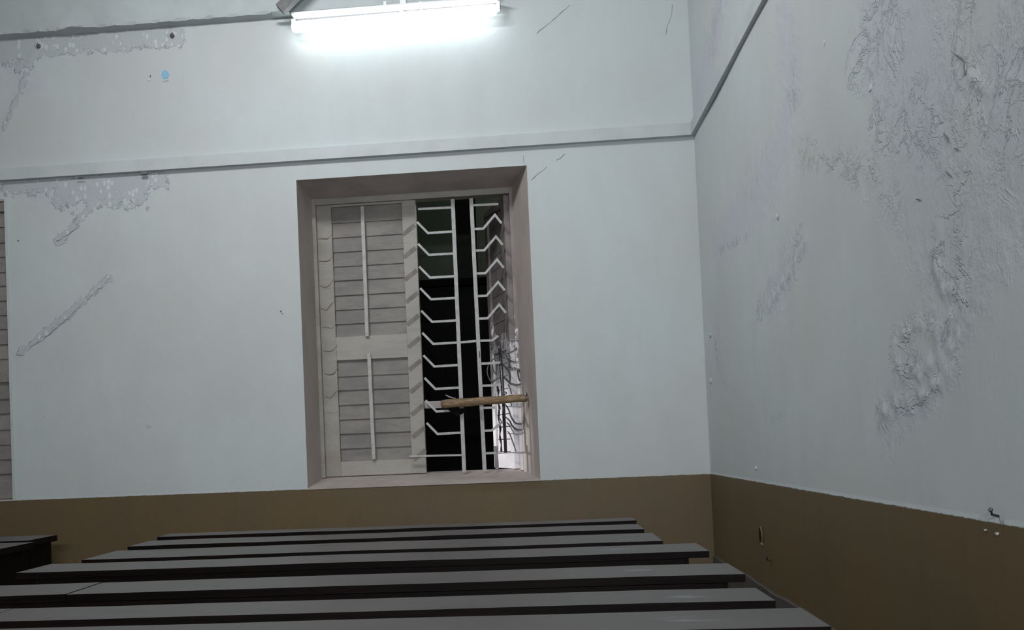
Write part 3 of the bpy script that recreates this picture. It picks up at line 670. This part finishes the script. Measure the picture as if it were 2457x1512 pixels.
# ------------------------------------------------------------------ desks
def desk(y_front, depth, x0, x1, h, label, group, apron=0.12, inset=0.075, split=None, th=0.020):
    t = thing('school_desk', label, 'desk', group); t.location = ((x0+x1)/2, y_front+depth/2, 0)
    def put(name, bm, bevel=0.0, lab=None):
        o = obj(name, bm, M['wood'], t, bevel=bevel)
        o.matrix_parent_inverse = Matrix.Translation(-Vector(t.location)); 
        return o
    spans = [(x0, x1)] if split is None else [(x0, split-0.0012), (split+0.0012, x1)]
    for a, b in spans:
        bm = bmesh.new(); n = max(2, int((b-a)/0.25)); rows = []
        for i in range(n+1):
            x = a+(b-a)*i/n; j = 0.0 if i in (0, n) else random.uniform(-0.002, 0.002); k = random.uniform(-0.0012, 0.0012)
            rows.append([bm.verts.new(p) for p in ((x, y_front+j, h-th+k), (x, y_front+depth, h-th+k), (x, y_front+depth, h+k), (x, y_front+j, h+k))])
        for p, q in zip(rows, rows[1:]):
            for m_ in range(4): bm.faces.new((p[m_], p[(m_+1) % 4], q[(m_+1) % 4], q[m_]))
        bm.faces.new(rows[0][::-1]); bm.faces.new(rows[-1])
        bmesh.ops.bevel(bm, geom=[e_ for e_ in bm.edges if len(e_.link_faces) == 2 and e_.calc_face_angle(0) > 1.0], offset=0.0025, segments=2, affect='EDGES')
        put('desk_top', bm)
    put('apron', box(x0+inset, x1-inset, y_front+0.012, y_front+0.034, h-th-apron, h-th), 0.002)
    put('shelf', box(x0+inset, x1-inset, y_front+0.034, y_front+depth-0.02, h-th-apron, h-th-apron+0.016))
    put('cleat', box(x1-inset, x1-inset+0.010, y_front+0.010, y_front+depth-0.02, h-th-0.045, h-th), 0.003)
    put('cleat', box(x0+inset-0.010, x0+inset, y_front+0.010, y_front+depth-0.02, h-th-0.045, h-th), 0.003)
    n = 3 if x1-x0 > 1.6 else 2
    for i in range(n):
        lx = x0+inset+0.02+(x1-x0-2*inset-0.04)*i/(n-1)
        put('leg', box(lx-0.02, lx+0.02, y_front+0.036, y_front+0.076, 0, h-th-apron), 0.003)
        put('leg', box(lx-0.02, lx+0.02, y_front+depth-0.06, y_front+depth-0.02, 0, h-th-apron), 0.003)
    put('foot_rail', box(x0+inset+0.02, x1-inset-0.02, y_front+0.045, y_front+0.068, 0.10, 0.14), 0.002)
    return t
H = E-0.38
j5 = None
GRP = 'long dark desks in rows under the window'
rowsd = [(4.69, 0.18, -1.80, 0.480, 0.05, 0.03, None, 'long dark desk furthest back, touching distance from the brown dado'),
         (4.25, 0.26, -1.765, 0.465, 0.06, 0.03, None, 'long dark desk in second row from the back wall'),
         (3.735, 0.33, -1.735, 0.475, 0.07, 0.03, None, 'long dark desk in third row from the back wall'),
         (3.36, 0.255, -1.80, 0.575, 0.12, 0.075, None, 'long dark desk with chalky scuffs and an overhanging right end near room corner'),
         (2.785, 0.245, -1.80, 0.570, 0.12, 0.055, 'a', 'long dark desk with a board joint at left, third row from the camera'),
         (2.335, 0.20, -1.80, 0.542, 0.12, 0.05, 'b', 'long dark desk with worn chipped front edge, second row from the camera'),
         (2.01, 0.22, -1.80, 0.570, 0.12, 0.05, None, 'nearest long dark desk, cut by the bottom edge of the photo')]
def onZ(u, v, Z):
    r = ray(u, v); return r*(-(E-Z)/r[2])
for yf, dp, x0, x1, ap, ins, spl, lab in rowsd:
    sx_ = None
    if spl == 'a': sx_ = float(onZ(210, 1409, H)[0])
    if spl == 'b': sx_ = float(onZ(14, 1467, H)[0])
    desk(yf, dp, x0, x1 if x1 else 0.5, H, lab, GRP, apron=ap, inset=ins, split=sx_, th=0.032 if yf > 3.5 else 0.022)
# desks of the left block: only their right ends reach into the photo
def left_desk(yf, dp, x1, label):
    t = thing('aisle_desk', label, 'desk', 'dark desks across the aisle at the left'); x0 = x1-1.75
    obj('desk_top', box(x0, x1, yf, yf+dp, H-0.032, H), M['wood'], t, bevel=0.0025)
    obj('side_panel', box(x1-0.055, x1-0.03, yf+0.015, yf+dp-0.01, 0.0, H-0.022), M['wood'], t, bevel=0.002)
    obj('side_panel', box(x0+0.03, x0+0.055, yf+0.015, yf+dp-0.01, 0.0, H-0.022), M['wood'], t, bevel=0.002)
    obj('modesty_panel', box(x0+0.055, x1-0.055, yf+0.02, yf+0.036, H-0.30, H-0.022), M['wood'], t)
    obj('foot_rail', box(x0+0.055, x1-0.055, yf+0.06, yf+0.085, 0.10, 0.14), M['wood'], t)
    return t
left_desk(4.765, 0.31, -2.485, 'dark desk with solid end panel at left edge of photo, nearest back wall')
left_desk(4.30, 0.36, -2.40, 'dark desk at left edge of photo, in front of another')
left_desk(3.80, 0.40, -2.36, 'dark desk at left edge, mostly hidden by the long desk rows')

# ------------------------------------------------------------------ small marks on the walls
def flat_path(px, plane, wd, name, mat, parent, lift=0.0015):
    """thin crack running over the plaster"""
    fn = (lambda u, v: onY(u, v, D-lift)) if plane == 'b' else (lambda u, v: onX(u, v, XR-lift))
    pts = [fn(u, v) for u, v in px]; out = []
    for a, b in zip(pts, pts[1:]):
        n = max(2, int((b-a).length/0.02))
        for k in range(n): out.append(a.lerp(b, k/n)+Vector((0 if plane == 'r' else random.uniform(-.003, .003), 0 if plane == 'b' else random.uniform(-.003, .003), random.uniform(-.003, .003))))
    out.append(pts[-1]); n = len(out)
    return obj(name, tube(out, [wd*(0.35+0.65*random.random()) for _ in out], seg=5), mat, parent)
for px, w_ in ((((1367, 12), (1330, 45), (1310, 62), (1288, 80)), 0.0016), (((1614, 12), (1610, 40), (1600, 62), (1597, 85)), 0.0012),
              (((1312, 400), (1290, 418), (1275, 432)), 0.0012), (((1356, 368), (1345, 378), (1335, 384)), 0.0012), (((1256, 372), (1258, 395)), 0.0010),
              (((1230, 335), (1330, 330), (1400, 322), (1480, 318), (1620, 318)), 0.0014),
              (((40, 852), (100, 818), (150, 775), (190, 735), (230, 700), (266, 665)), 0.0018), (((135, 580), (160, 565), (190, 545)), 0.0018)):
    flat_path(px, 'b', w_, 'crack', M['crack'], wall_back)
for px, w_ in ((((2265, 322), (2276, 342)), 0.002), (((2270, 410), (2282, 426)), 0.0025), (((2290, 355), (2300, 360)), 0.002), (((2200, 478), (2208, 480)), 0.002),
              (((2290, 125), (2312, 150), (2316, 180)), 0.0022), (((1700, 1250), (1697, 1285), (1690, 1320)), 0.0012)):
    flat_path(px, 'r', w_, 'crack', M['crack'], wall_right, 0.004)
def chip(u, v, wd, hh, mat, parent, plane='b', n=9, lift=0.003, name='plaster_chip', jag=(0.65, 1.15)):
    c = onY(u, v) if plane == 'b' else onX(u, v); bm = bmesh.new(); vs = []
    for k in range(n):
        a = 2*math.pi*k/n; q = random.uniform(*jag); dx, dz = math.cos(a)*wd/2*q, math.sin(a)*hh/2*q
        vs.append(bm.verts.new((c[0]+dx, D-lift, c[2]+dz) if plane == 'b' else (XR-lift, c[1]+dx, c[2]+dz)))
    f = bm.faces.new(vs); r = bmesh.ops.extrude_face_region(bm, geom=[f])
    bmesh.ops.translate(bm, verts=[g for g in r['geom'] if isinstance(g, bmesh.types.BMVert)], vec=(0, lift+0.002, 0) if plane == 'b' else (lift+0.002, 0, 0))
    return obj(name, bm, mat, parent)
chip(397, 180, 0.040, 0.062, M['blue'], wall_back, n=8, jag=(0.35, 1.25))['label'] = 'blue paint showing through'
chip(398, 193, 0.034, 0.012, M['pale_edge'], wall_back, lift=0.005)
chip(361, 183, 0.008, 0.012, M['crack'], wall_back); chip(358, 192, 0.02, 0.014, M['pale_edge'], wall_back)
chip(674, 747, 0.014, 0.008, M['crack'], wall_back); chip(677, 751, 0.014, 0.010, M['pale_edge'], wall_back)
chip(107, 997, 0.014, 0.018, M['pale_edge'], wall_back); chip(356, 1022, 0.03, 0.022, M['pale_edge'], wall_back); chip(44, 578, 0.010, 0.010, M['crack'], wall_back)
for u, v in ((1815, 1123), (1865, 520), (1980, 103), (2090, 212)): chip(u, v, 0.02, 0.018, M['pale_edge'], wall_right, 'r', lift=0.005)
for u, v in ((1705, 806), (1706, 914)): chip(u, v, 0.04, 0.026, M['pale_edge'], wall_right, 'r', lift=0.007)
for u, v in ((93, 111), (413, 86)):
    lab = 'dark stub of a peg below beam at far left' if u == 93 else 'dark stub of a peg below beam, right one'
    p = thing('wall_peg', lab, 'peg', 'peg stubs under the upper beam')
    c = onY(u, v, D); obj('stub', tube([c, c+Vector((0.006, -0.018, -0.004)), c+Vector((0.012, -0.035, 0.0))], [0.016, 0.012, 0.006], seg=8), M['strut'], p)
    obj('plaster_collar', tube([c+Vector((0, 0.002, 0.0)), c+Vector((0, -0.006, -0.002))], [0.030, 0.020], seg=9), M['pale_edge'], p)
# oval hole in the dado of the right wall
c = onX(1828, 1285); bm = bmesh.new(); n = 16; o_, i_ = [], []
for k in range(n):
    a = 2*math.pi*k/n
    o_.append(bm.verts.new((XR-0.002, c[1]+0.030*math.cos(a), c[2]+0.042*math.sin(a)))); i_.append(bm.verts.new((XR-0.008, c[1]+0.024*math.cos(a), c[2]+0.035*math.sin(a))))
for k in range(n): bm.faces.new((o_[k], o_[(k+1) % n], i_[(k+1) % n], i_[k]))
socket = obj('hole_rim', bm, M['wall'], wall_right)
bm = bmesh.new(); bm.faces.new([bm.verts.new((XR-0.0065, c[1]+0.024*math.cos(2*math.pi*k/n), c[2]+0.035*math.sin(2*math.pi*k/n))) for k in range(n)]); obj('hole', bm, M['hole'], wall_right)
c2 = onX(1830, 1305); obj('plaster_chip', tube([c2, c2+Vector((-0.008, 0, 0.0))], [0.012, 0.008], seg=7), M['rim'], wall_right)
for u, v, lab in ((1850, 1346, 'small bent nail in brown dado of right wall near the corner'), (2397, 1239, 'small bent hook just above brown dado at far right')):
    c = onX(u, v); p = thing('wall_nail', lab, 'nail')
    obj('shank', tube([c, c+Vector((-0.014, 0, 0.004)), c+Vector((-0.02, -0.01, 0.014))], [0.003, 0.003, 0.002], seg=6), M['black'], p)
    obj('nail_head', tube([c+Vector((-0.02, -0.01, 0.014)), c+Vector((-0.023, -0.012, 0.016))], [0.005, 0.005], seg=7), M['black'], p)
chip(2394, 1281, 0.014, 0.006, M['pale_edge'], wall_right, 'r'); chip(2366, 1272, 0.008, 0.005, M['pale_edge'], wall_right, 'r')
# little cable loop in the corner behind the fourth desk
cb = thing('cable_loop', 'thin dark cable hanging in the room corner behind desk end', 'cable')
pts = [onX(u, v, XR-0.012) for u, v in ((1703, 1240), (1701, 1262), (1697, 1290), (1691, 1315))]+[onX(1700, 1338, XR-0.02), onX(1694, 1352, XR-0.02)]
obj('wire', tube(smooth_path(pts, 5), 0.0022, seg=6), M['strut'], cb, True)
